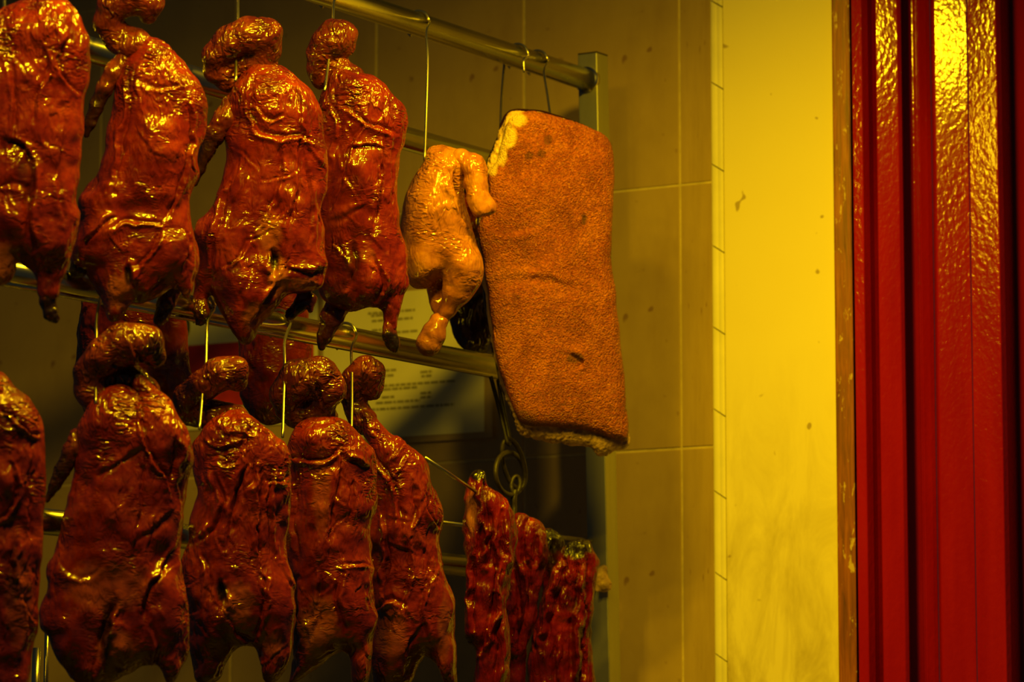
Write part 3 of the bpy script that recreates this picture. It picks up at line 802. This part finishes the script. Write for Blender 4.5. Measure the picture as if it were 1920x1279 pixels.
D7 = duck('third duck from the left in the lower row, deeply wrinkled breast and a small hole', 450, 1010, TU,
    [(446, 764), (469, 775), (495, 795), (520, 816), (538, 836), (547, 857), (547, 888), (542, 940), (537, 981), (534, 1022), (541, 1058), (549, 1089), (554, 1125), (555, 1161), (552, 1202), (547, 1233), (536, 1259), (520, 1280), (497, 1276), (484, 1240), (476, 1214), (448, 1216), (430, 1234), (417, 1264), (395, 1284), (372, 1278), (356, 1228), (348, 1161), (343, 1110), (341, 1068), (354, 1032), (358, 1001), (361, 971), (368, 929), (367, 888), (364, 847), (371, 821), (392, 795), (417, 775)],
    neck=[[(345, 770, -30, 20), (352, 745, -20, 22), (382, 722, 0, 24), (412, 702, 6, 27), (438, 696, 6, 24), (446, 716, 0, 16)], [(360, 770, -40, 24), (400, 780, -30, 24), (440, 790, -10, 26)]],
    creases=[([(455, 775), (466, 820), (462, 870), (448, 905), (436, 960), (428, 1030)], 4.5, 10), ([(480, 860), (475, 900), (462, 920)], 4, 9), ([(487, 880), (490, 950), (485, 1010), (492, 1070)], 4, 10), ([(510, 880), (505, 960), (515, 1040)], 3.5, 8), ([(400, 880), (420, 940), (400, 990), (372, 1010)], 4, 8), ([(380, 830), (420, 845), (455, 830)], 3.5, 5),
             ([(500, 900), (525, 905), (543, 890)], 3.5, 6), ([(412, 1090), (420, 1120), (415, 1140)], 6, 16), ([(380, 1040), (395, 1080), (385, 1150)], 4, 7), ([(500, 1080), (495, 1140), (480, 1200)], 4, 9), ([(430, 1160), (450, 1190), (480, 1205)], 4, 7)] + rc(61, 380, 535, 780, 1000, 22, dp=(1.8, 4)) + rc(62, 370, 540, 1030, 1230, 14, length=(30, 80)),
    bulges=[(450, 810, 55, 35, 0, 8), (470, 925, 12, 30, 0, 8), (525, 1130, 25, 60, 0, 10), (385, 1150, 30, 60, 0, 8), (416, 1105, 12, 18, 0, -12)],
    char_shade=[(416, 1108, 11, 0.95, 18), (392, 1270, 26, 0.5)], pale=[(445, 1130, 30, 0.25, 40), (510, 1210, 24, 0.25, 20)], neck_char_shade=[(355, 755, 26, 0.5, 40), (380, 765, 60, 0.5, 24)], seed=7)  # small hole's inner shade is painted on as a dark spot
D8 = duck('fourth duck from the left in the lower row, smooth long belly under a folded breast', 622, 1010, TU,
    [(618, 777), (598, 780), (567, 788), (549, 811), (543, 836), (540, 870), (538, 920), (536, 980), (536, 1040), (542, 1100), (550, 1150), (552, 1200), (548, 1245), (538, 1275), (528, 1290), (552, 1284), (587, 1256), (618, 1236), (636, 1221), (650, 1226), (657, 1240), (660, 1285), (690, 1290), (698, 1238), (702, 1202), (706, 1166), (702, 1125), (697, 1084), (695, 1032), (697, 981), (704, 955), (706, 909), (704, 867), (696, 842), (675, 816), (649, 790)],
    neck=[[(545, 765, -18, 24), (538, 738, -6, 26), (562, 712, 4, 32), (598, 706, 8, 31), (618, 728, 6, 26), (606, 752, -4, 22)], [(560, 775, -28, 26), (600, 785, -20, 28)]],
    creases=[([(545, 855), (580, 862), (610, 858), (638, 842)], 5, 13), ([(640, 842), (650, 862), (690, 880)], 5, 10), ([(642, 850), (638, 900), (622, 960), (616, 1040)], 4, 10), ([(660, 905), (656, 960), (652, 985)], 3.5, 7), ([(640, 1062), (665, 1055), (692, 1060)], 4, 7), ([(640, 1065), (632, 1120), (645, 1180)], 5, 10),
             ([(560, 880), (552, 960), (558, 1040)], 4, 7), ([(618, 780), (640, 815), (645, 840)], 4, 6), ([(598, 1060), (600, 1130), (585, 1200)], 4, 7), ([(550, 1090), (560, 1150), (556, 1220)], 6, 12)] + rc(71, 555, 690, 800, 1040, 12) + rc(72, 560, 690, 1060, 1230, 10, length=(30, 80)),
    bulges=[(590, 825, 42, 28, -5, 10), (665, 840, 25, 28, 20, 8), (590, 960, 26, 90, 0, 6), (670, 1120, 25, 60, -5, 12), (665, 960, 22, 60, 0, 5)],
    char_shade=[(556, 1150, 9, 0.8, 60), (662, 1265, 14, 0.6, 30)], pale=[(600, 1180, 34, 0.32, 60), (604, 920, 16, 0.2, 80)], neck_char_shade=[(590, 735, 14, 0.6, 30), (580, 770, 60, 0.5, 22)], neck_creases=[([(590, 700), (600, 740), (612, 765)], 3.5, 8)], seed=8)
D9 = duck('rightmost duck of the lower row, beside the strips of red barbecued pork', 765, 1010, TU,
    [(668, 760), (686, 768), (701, 778), (716, 795), (747, 818), (778, 839), (799, 862), (807, 893), (818, 924), (828, 960), (831, 986), (825, 1012), (825, 1048), (835, 1079), (848, 1115), (851, 1161), (851, 1208), (856, 1285), (846, 1300), (832, 1278), (820, 1255), (808, 1236), (794, 1228), (782, 1252), (772, 1282), (740, 1296), (705, 1290), (690, 1240), (688, 1150), (684, 1040), (688, 940), (692, 880), (690, 840), (676, 805)],
    neck=[[(680, 790, -5, 22), (668, 765, -10, 19), (660, 738, -4, 18), (664, 712, 4, 20), (686, 694, 8, 23), (698, 700, 6, 20), (696, 730, 0, 18)]],
    creases=[([(702, 850), (722, 880), (742, 910), (752, 950), (748, 1010)], 4.5, 10), ([(770, 900), (778, 950), (770, 1000)], 4, 8), ([(795, 920), (806, 960), (828, 990)], 4, 9), ([(735, 800), (748, 840), (730, 860)], 4, 7), ([(720, 960), (725, 1040), (715, 1100)], 4, 8), ([(760, 1010), (768, 1080), (755, 1140)], 5, 9),
             ([(705, 1140), (735, 1120), (760, 1135)], 5, 9), ([(800, 1080), (790, 1150), (800, 1200)], 4, 8), ([(700, 810), (720, 820), (740, 850)], 4, 8)] + rc(81, 695, 815, 820, 1040, 16, dp=(1.8, 4)) + rc(82, 700, 840, 1050, 1240, 12, length=(30, 80)),
    bulges=[(775, 870, 30, 40, -30, 9), (825, 1150, 20, 60, -5, 8), (740, 1190, 35, 50, 0, 8), (725, 850, 28, 30, 0, 6)],
    char_shade=[(715, 1150, 14, 0.6), (850, 1270, 16, 0.8, 24), (685, 775, 20, 0.6)], pale=[(735, 1190, 30, 0.2, 50), (830, 1180, 12, 0.2, 60)], neck_char_shade=[(665, 760, 20, 0.7)], seed=9)

# ---- ducks of the back row, hung behind the rails
duck('dim duck hanging behind the rails, behind the arched neck of the lower left duck', 250, 560, -0.12,
    [(190, 340), (230, 325), (280, 330), (318, 360), (332, 430), (335, 520), (345, 600), (354, 690), (352, 750), (330, 800), (280, 830), (230, 825), (180, 800), (148, 760), (140, 700), (144, 620), (150, 540), (160, 450), (170, 380)], R=80, kz=0.7, seed=14,
    creases=rc(91, 160, 340, 400, 780, 12), group='roast ducks at the back')
duck('dim duck hanging behind the rails, between the two middle ducks of the lower row', 520, 580, -0.12,
    [(470, 350), (510, 340), (550, 360), (566, 430), (572, 520), (578, 600), (584, 680), (582, 740), (560, 780), (520, 795), (480, 790), (455, 760), (448, 690), (450, 600), (455, 500), (460, 410)], R=66, kz=0.7, seed=15,
    creases=rc(92, 460, 580, 400, 760, 10), group='roast ducks at the back')
duck('dark duck behind the golden chicken, only its lower end showing', 868, 500, -0.06,
    [(835, 350), (870, 340), (905, 360), (918, 430), (925, 520), (925, 600), (915, 655), (895, 668), (868, 660), (850, 630), (838, 580), (830, 500), (828, 420)], R=46, kz=0.6, seed=16,
    creases=rc(93, 835, 915, 400, 640, 8), char_shade=[(890, 560, 90, 0.8, 160)], group='roast ducks at the back')  # dark tone over most of the body stands for its dim light

# ---- golden chicken
fr = Frame(835, 430, TU, 0.1)
ch = empty('roast_chicken', fr.pt(835, 670), 'golden brown roast chicken between the red ducks and the pork slab', 'chicken')
blob('body', M['chicken'], ch, fr, [(796, 300), (803, 280), (831, 273), (862, 281), (882, 284), (884, 310), (872, 345), (872, 385), (884, 420), (893, 459), (903, 490), (907, 517), (899, 541), (876, 560), (850, 545), (837, 517), (806, 536), (778, 540), (759, 518), (752, 480), (750, 430), (754, 385), (768, 345), (782, 320)],
     R=62, kz=0.85, limbs=[[(868, 500, 14, 36), (856, 548, 10, 26), (840, 582, 6, 15), (830, 598, 4, 11)], [(818, 530, -25, 18), (822, 570, -22, 14), (826, 592, -8, 9)]],
     creases=[([(852, 320), (852, 345), (856, 375), (868, 405), (884, 430)], 7, 14)],
     bulges=[(805, 390, 35, 50, 10, 12), (870, 500, 26, 34, 0, 6), (790, 480, 34, 40, 0, 6)], char_shade=[(856, 372, 9, 0.5, 34)], seed=21, lump=2.5, wrinkle=0.8, k=12, ripple=230)  # dark spot paints the shade in the gap under the wing
blob('wing', M['chicken'], ch, fr, None, limbs=[[(866, 300, 20, 20), (888, 312, 30, 22), (893, 345, 36, 21), (896, 375, 40, 20), (910, 388, 42, 17), (900, 390, 40, 18)]], seed=22, lump=3.0, lumpscale=22, wrinkle=1.0)
blob('drumstick_end', M['chicken'], ch, fr, None, limbs=[[(832, 596, 4, 11), (822, 606, 6, 16), (812, 626, 8, 22), (804, 645, 8, 24)]], seed=23, lump=2.2, lumpscale=22, wrinkle=0.9, char_shade=[(805, 655, 60, 0.25)])

# ---- slab of crackling pork belly
fr = Frame(1035, 520, 0.115, 0.28)
pk = empty('pork_belly_slab', fr.pt(1080, 845), 'large orange slab of crispy crackling pork belly hanging from two hooks', 'pork belly')
pork_out = [(955, 226), (985, 211), (1025, 212), (1060, 222), (1095, 233), (1128, 248), (1146, 268), (1151, 300), (1149, 400), (1147, 480), (1152, 530), (1157, 590), (1165, 650), (1171, 700), (1174, 780), (1178, 828), (1160, 824), (1130, 815), (1090, 807), (1040, 798), (995, 796), (975, 790), (966, 770), (945, 720), (931, 670), (920, 600), (910, 530), (902, 480), (894, 432), (905, 400), (915, 362), (914, 325), (932, 300), (945, 262)]
blob('crackling', M['crackling'], pk, fr, pork_out, R=26, kz=0.85, zc=0, seed=31, lump=3.5, lumpscale=60, wrinkle=0.9, wscale=6, wdir=1.0, step=2.2,
     creases=[([(920, 420), (960, 430), (1010, 425)], 10, 4), ([(930, 530), (1010, 525), (1090, 545)], 12, 4), ([(1090, 405), (1098, 420)], 4, 7), ([(1065, 665), (1090, 678), (1080, 690)], 7, 6)],
     bulges=[(1040, 250, 110, 30, 8, -6), (1020, 340, 80, 40, 0, 6), (1040, 600, 90, 60, 0, 6), (1060, 740, 90, 50, 0, 5)],
     char_shade=[(1095, 412, 5, 0.8, 10), (1078, 672, 16, 0.7, 10), (1027, 262, 9, 0.6), (992, 292, 8, 0.6), (1016, 288, 9, 0.6), (980, 785, 26, 0.55, 18)], pale=[(970, 224, 17, 0.95, 14), (952, 255, 17, 0.95, 24), (936, 285, 15, 0.9, 26), (922, 312, 12, 0.8, 16)])
back_out = [(948, 222), (962, 210), (990, 209), (1025, 216), (1095, 240), (1140, 275), (1145, 400), (1144, 530), (1155, 640), (1166, 720), (1174, 800), (1179, 836), (1158, 842), (1140, 852), (1122, 854), (1104, 838), (1052, 832), (1005, 823), (976, 810), (962, 775), (940, 720), (926, 660), (914, 590), (905, 520), (899, 460), (900, 420), (906, 380), (908, 330), (916, 308), (932, 268)]
blob('fat_layer', M['fat'], pk, fr, back_out, R=24, kz=0.9, zc=-26, seed=32, lump=2.5, lumpscale=20, wrinkle=2.6, wscale=7, wdir=1.0)
blob('meat_layer', M['char_siu'], pk, fr, [(x - 3, y - 4) if x < 1000 else (x - 6, y - 8) for x, y in back_out], R=22, kz=0.9, zc=-50, seed=33, lump=2.5, wrinkle=2.0, char_shade=[(1030, 520, 400, 0.9, 700)])

# ---- barbecued pork strips
def strip(label, cx, cy, t, out, creases, seed, char_shade, R=34, kz=0.8, pale=()):
    fr = Frame(cx, cy, t, 0.1)
    o = empty('pork_strip', fr.pt(cx, max(p[1] for p in out)), label, 'barbecued pork', 'strips of barbecued pork')
    blob('meat', M['char_siu'], o, fr, out, R=R, kz=kz, creases=[(a_, b_ * 1.05, c_ * 1.55) for a_, b_, c_ in creases], seed=seed, char_shade=char_shade, pale=pale, lump=4.5, lumpscale=30, wrinkle=2.0, wscale=12, wdir=0.14, ripple=500)
    return fr
S1 = strip('glossy red barbecued pork strip hanging furthest left, under the chain', 915, 1080, 0.075,
      [(879, 900), (884, 885), (905, 883), (912, 897), (919, 914), (937, 922), (952, 939), (963, 957), (968, 980), (968, 1010), (963, 1040), (960, 1062), (956, 1100), (948, 1137), (948, 1160), (954, 1186), (956, 1231), (952, 1290), (940, 1340), (900, 1345), (888, 1285), (892, 1216), (879, 1204), (872, 1175), (874, 1122), (875, 1085), (875, 1040), (870, 1010), (868, 976), (874, 950), (875, 924)],
      [([(908, 900), (912, 950), (918, 1000), (915, 1060)], 5, 14), ([(918, 1000), (932, 1060), (925, 1130), (912, 1190), (898, 1220)], 4.5, 12), ([(905, 960), (902, 1010), (898, 1050)], 4, 6), ([(940, 960), (942, 1040), (935, 1100)], 4, 7), ([(890, 1050), (884, 1120), (890, 1180)], 4, 7), ([(930, 1160), (935, 1230), (925, 1290)], 4, 8)], 41,
      [(898, 888, 20, 1.0, 15), (877, 1200, 10, 0.8)], pale=[(886, 965, 10, 0.45, 40)])
S2 = strip('dark red barbecued pork strip second from left, hung just behind the first', 985, 1110, 0.05,
      [(967, 961), (990, 968), (1020, 984), (1026, 1010), (1027, 1040), (1018, 1092), (1009, 1122), (1007, 1156), (995, 1190), (986, 1231), (984, 1290), (975, 1335), (950, 1335), (945, 1270), (944, 1186), (948, 1137), (955, 1081), (958, 1020)],
      [([(988, 975), (982, 1030), (995, 1090), (985, 1150), (970, 1220)], 4.5, 11), ([(1005, 990), (1004, 1060)], 4, 8), ([(968, 1060), (972, 1130), (960, 1200)], 4, 7)], 42, [(1022, 1060, 12, 0.5, 40)], R=30)
S3 = strip('short barbecued pork strip with a blackened end between two longer strips', 1036, 1040, 0.042,
      [(1020, 985), (1045, 1000), (1056, 1016), (1052, 1040), (1042, 1075), (1030, 1130), (1015, 1140), (1012, 1080), (1015, 1030)],
      [([(1034, 1000), (1036, 1060)], 4, 8)], 43, [(1040, 1012, 26, 1.0, 30), (1034, 1060, 10, 0.8, 26)], R=20)
S4 = strip('wide red barbecued pork strip hanging furthest right, next to the rack post', 1058, 1150, 0.078,
      [(1052, 1024), (1072, 1012), (1102, 1011), (1112, 1028), (1119, 1043), (1121, 1062), (1117, 1100), (1113, 1137), (1109, 1175), (1111, 1212), (1111, 1290), (1100, 1335), (1040, 1340), (995, 1330), (990, 1279), (993, 1231), (1005, 1175), (1018, 1118), (1036, 1081), (1048, 1050)],
      [([(1062, 1050), (1052, 1100), (1030, 1160), (1020, 1220)], 4.5, 11), ([(1085, 1060), (1078, 1120), (1070, 1200), (1072, 1280)], 4.5, 11), ([(1102, 1050), (1100, 1120), (1095, 1200)], 4, 8), ([(1045, 1190), (1040, 1250), (1045, 1300)], 4, 8), ([(1088, 1180), (1092, 1240), (1086, 1290)], 5, 9)], 44, [(1080, 1024, 34, 1.0, 24), (1107, 1180, 6, 0.8, 22), (1085, 1262, 6, 0.8, 20)])

# ---------------------------------------------------------------- hooks
RW = 0.0021
def pts_t(lst, t0, t1):
    n = len(lst); return [on_rack(x, y, t0 + (t1 - t0) * i / max(n - 1, 1)) for i, (x, y) in enumerate(lst)]
def hook(name, label, railf, xpx, path, t1, group='meat hooks', rad=RW, short=False):
    """wire bent over a rail at pixel column xpx and then down through the pixel path"""
    c = railf(xpx)
    r = RB + rad + 0.0006
    arc = []
    for a in (-55, -20, 15, 50, 90, 130, 165, 185):
        aa = math.radians(a)
        arc.append(c - WV * (math.cos(aa) * r) + Vector((0, 0, math.sin(aa) * r)))
    down = [on_rack(x, y, 0.022 + (t1 - 0.022) * min(1, (i + 1) / len(path))) for i, (x, y) in enumerate(path)]
    o = tube(name, smoothpts(arc + down, 4), rad, M['wire'], None, n=8)
    tag(o, label, 'hook', group)
    return o
hook('meat_hook', 'wire hook at the top left corner holding the leftmost upper duck', rail1, -6, [(9, -40), (8, 30)], TU)
hook('meat_hook', 'wire hook through the neck of the second upper duck', rail1, 226, [(238, -20), (231, 25), (224, 98)], TU - 0.004)
hook('meat_hook', 'wire hook through the looped neck of the third upper duck', rail1, 438, [(447, -10), (446, 35), (443, 100), (442, 152)], TU + 0.006)
hook('meat_hook', 'wire hook through the neck of the fourth upper duck', rail1, 618, [(627, 0), (624, 40), (616, 115), (609, 170)], TU + 0.004)
hook('meat_hook', 'long wire hook holding the golden chicken on the top rail', rail1, 783, [(799, 62), (802, 110), (799, 220), (796, 300)], TU - 0.01)
hook('meat_hook', 'short empty wire hook sitting alone on the top rail', rail1, 969, [(982, 112), (983, 136)], 0.024)
hook('meat_hook', 'right wire hook of the pork belly slab, nearest the post', rail1, 1006, [(1020, 135), (1026, 175), (1033, 222)], 0.105)
tag(tube('meat_hook', smoothpts([on_rack(946, 118, -0.022), on_rack(943, 150, -0.015), on_rack(940, 195, 0.02), on_rack(938, 260, 0.06)], 4), RW, M['wire']), 'left wire hook of the pork belly slab, dropping from behind the top rail', 'hook', 'meat hooks')
hook('meat_hook', 'wire hook holding the lower duck with the arched neck', rail3, 170, [(182, 590), (181, 640), (180, 700), (180, 757)], TU + 0.004)
hook('meat_hook', 'wire hook holding the wrinkled third lower duck', rail3, 378, [(389, 605), (386, 680), (379, 745), (374, 805)], TU + 0.006)
hook('meat_hook', 'wire hook holding the fourth lower duck', rail3, 522, [(534, 640), (534, 680), (532, 750), (530, 820)], TU + 0.004)
hook('meat_hook', 'wire hook bent over the middle rail holding the rightmost lower duck', rail3, 646, [(659, 655), (660, 700), (660, 750), (659, 808)], TU + 0.004)
tag(tube('skewer_wire', [on_rack(796, 858, 0.07), on_rack(845, 890, 0.075), on_rack(898, 926, 0.085)], 0.0026, M['wire']), 'straight slanting metal wire running into the leftmost pork strip', 'wire')

# ---------------------------------------------------------------- blackened chain and rings
chn = empty('ring_chain', on_rack(963, 960, 0.06), 'blackened iron rings and shackle hanging below the middle rail end', 'chain')
tc = 0.034
rl = on_rack(928, 690, 0.0)
tube('long_link', smoothpts([on_rack(934, 712, 0.012), on_rack(944, 770, 0.022), on_rack(955, 824, tc), on_rack(951, 828, tc + 0.003), on_rack(937, 770, 0.024), on_rack(920, 706, 0.014)], 5), 0.0034, M['iron'], chn, n=8)
def ring(name, cx, cy, a, b, tilt, rad, t, tw):
    pts = []
    for i in range(32):
        an = 2 * math.pi * i / 32
        u, v = a * math.cos(an), b * math.sin(an)
        c, s = math.cos(tilt), math.sin(tilt)
        pts.append(on_rack(cx + u * c - v * s, cy + u * s + v * c, t + tw * math.cos(an)))
    tube(name, pts, rad, M['iron'], chn, n=8, closed=True)
ring('ring', 963, 870, 19, 48, -0.25, 0.0037, tc, 0.008)
ring('ring', 956, 888, 27, 40, -0.10, 0.0037, tc, -0.008)
ring('small_ring', 967, 909, 8, 16, 0.1, 0.0034, tc, 0.004)
tube('shank', smoothpts([on_rack(966, 920, tc), on_rack(963, 935, tc), on_rack(964, 955, tc), on_rack(960, 985, tc)], 4), [0.0050] * 6 + [0.0044] * 7, M['iron'], chn, n=8)
fr = Frame(1127, 1085, -0.0, 0)
ff = Frame(1127, 1085, 0.028, 0)
lumpo = blob('fat_lump', M['fat'], None, ff, None, limbs=[[(1130, 1066, 0, 7), (1126, 1082, 0, 11), (1134, 1098, 0, 10), (1122, 1102, 0, 7)]], seed=51, lump=2, lumpscale=9, wrinkle=1)
tag(lumpo, 'small whitish lump stuck on the dark side of the rack post', 'fat')

# ---------------------------------------------------------------- notices on the back wall
def wall_box(name, quad, off0, off1, mat, parent):
    """quad: four pixels on the wall, clockwise; a thin plate between two distances from the wall"""
    base = world_loc(parent)
    vs = [on_wall(x, y, off0) - base for x, y in quad] + [on_wall(x, y, off1) - base for x, y in quad]
    fs = [(0, 1, 2, 3), (7, 6, 5, 4)] + [(i, i + 4, (i + 1) % 4 + 4, (i + 1) % 4) for i in range(4)]
    me = mesh(name, vs, fs); fix_normals(me)
    return link(name, me, mat, parent)
sl = lambda y: -(1540 - y) / 11660.0
def wq(x0, x1, ya, yb, xr=900):
    f = lambda x, y: y + sl(y) * (x - xr)
    return [(x0, f(x0, ya)), (x1, f(x1, ya)), (x1, f(x1, yb)), (x0, f(x0, yb))]
nt_ = empty('wall_notice', on_wall(760, 815, 0.004), 'pale printed notice sheet on the tiled wall behind the hanging chicken leg', 'notice')
wall_box('backing', wq(600, 924, 528, 822), 0.0005, 0.006, M['tile'], nt_)
wall_box('paper', wq(606, 908, 534, 810), 0.006, 0.0075, M['paper'], nt_)
import bmesh
def text_rows(rows, parent, name='printed_text'):
    r = random.Random(3); base = world_loc(parent); vs = []; fs = []
    for (y, x0, x1) in rows:
        x = x0
        while x < x1:
            wdt = min(r.uniform(6, 17), x1 - x)
            for hgt in ((y - 2.6, y + 2.2),):
                q = wq(x, x + wdt - 2.0, hgt[0], hgt[1])
                b = len(vs)
                vs += [on_wall(px, py, 0.0076) - base for px, py in q] + [on_wall(px, py, 0.0079) - base for px, py in q]
                fs += [(b, b + 1, b + 2, b + 3), (b + 7, b + 6, b + 5, b + 4)] + [(b + i, b + i + 4, b + (i + 1) % 4 + 4, b + (i + 1) % 4) for i in range(4)]
            x += wdt
    me = mesh(name, vs, fs); fix_normals(me)
    o = link(name, me, M['ink'], parent); o['kind'] = 'stuff'
text_rows([(571, 690, 780), (576, 696, 745), (586, 697, 776), (604, 697, 740), (611, 697, 783), (682, 722, 745), (692, 715, 740), (690, 788, 812), (698, 790, 811), (711, 718, 854), (718, 718, 784), (733, 716, 741), (730, 788, 812), (738, 788, 811), (743, 705, 790), (755, 690, 854)], nt_)
n2 = empty('wall_poster', on_wall(470, 760, 0.004), 'pale poster with red panel and black ring glimpsed behind the dim back ducks', 'poster')
wall_box('paper', wq(332, 596, 570, 800, 460), 0.0005, 0.003, M['paper'], n2)
wall_box('red_panel', wq(352, 588, 640, 760, 460), 0.003, 0.0036, M['redprint'], n2)
rp = [on_wall(338 + 16 * math.cos(a), 612 + 24 * math.sin(a), 0.0042) for a in [2 * math.pi * i / 24 for i in range(24)]]
tube('printed_ring', rp, 0.0026, M['blackmark'], n2, n=6, closed=True)

# metal strips added to catch light as glints low at the left, behind the ducks
up = empty('metal_upright', on_rack(75, 1330, -0.3), 'slim shiny metal uprights glinting between the two lower left ducks', 'upright')
for x, y0, y1, r_ in ((66, 1215, 1420, 0.006), (86, 1150, 1420, 0.0035)):
    tube('metal_strip', [on_rack(x + 3, y0, -0.3), on_rack(x, (y0 + y1) / 2, -0.3), on_rack(x - 2, y1, -0.3)], r_, M['steel'], up, n=10)
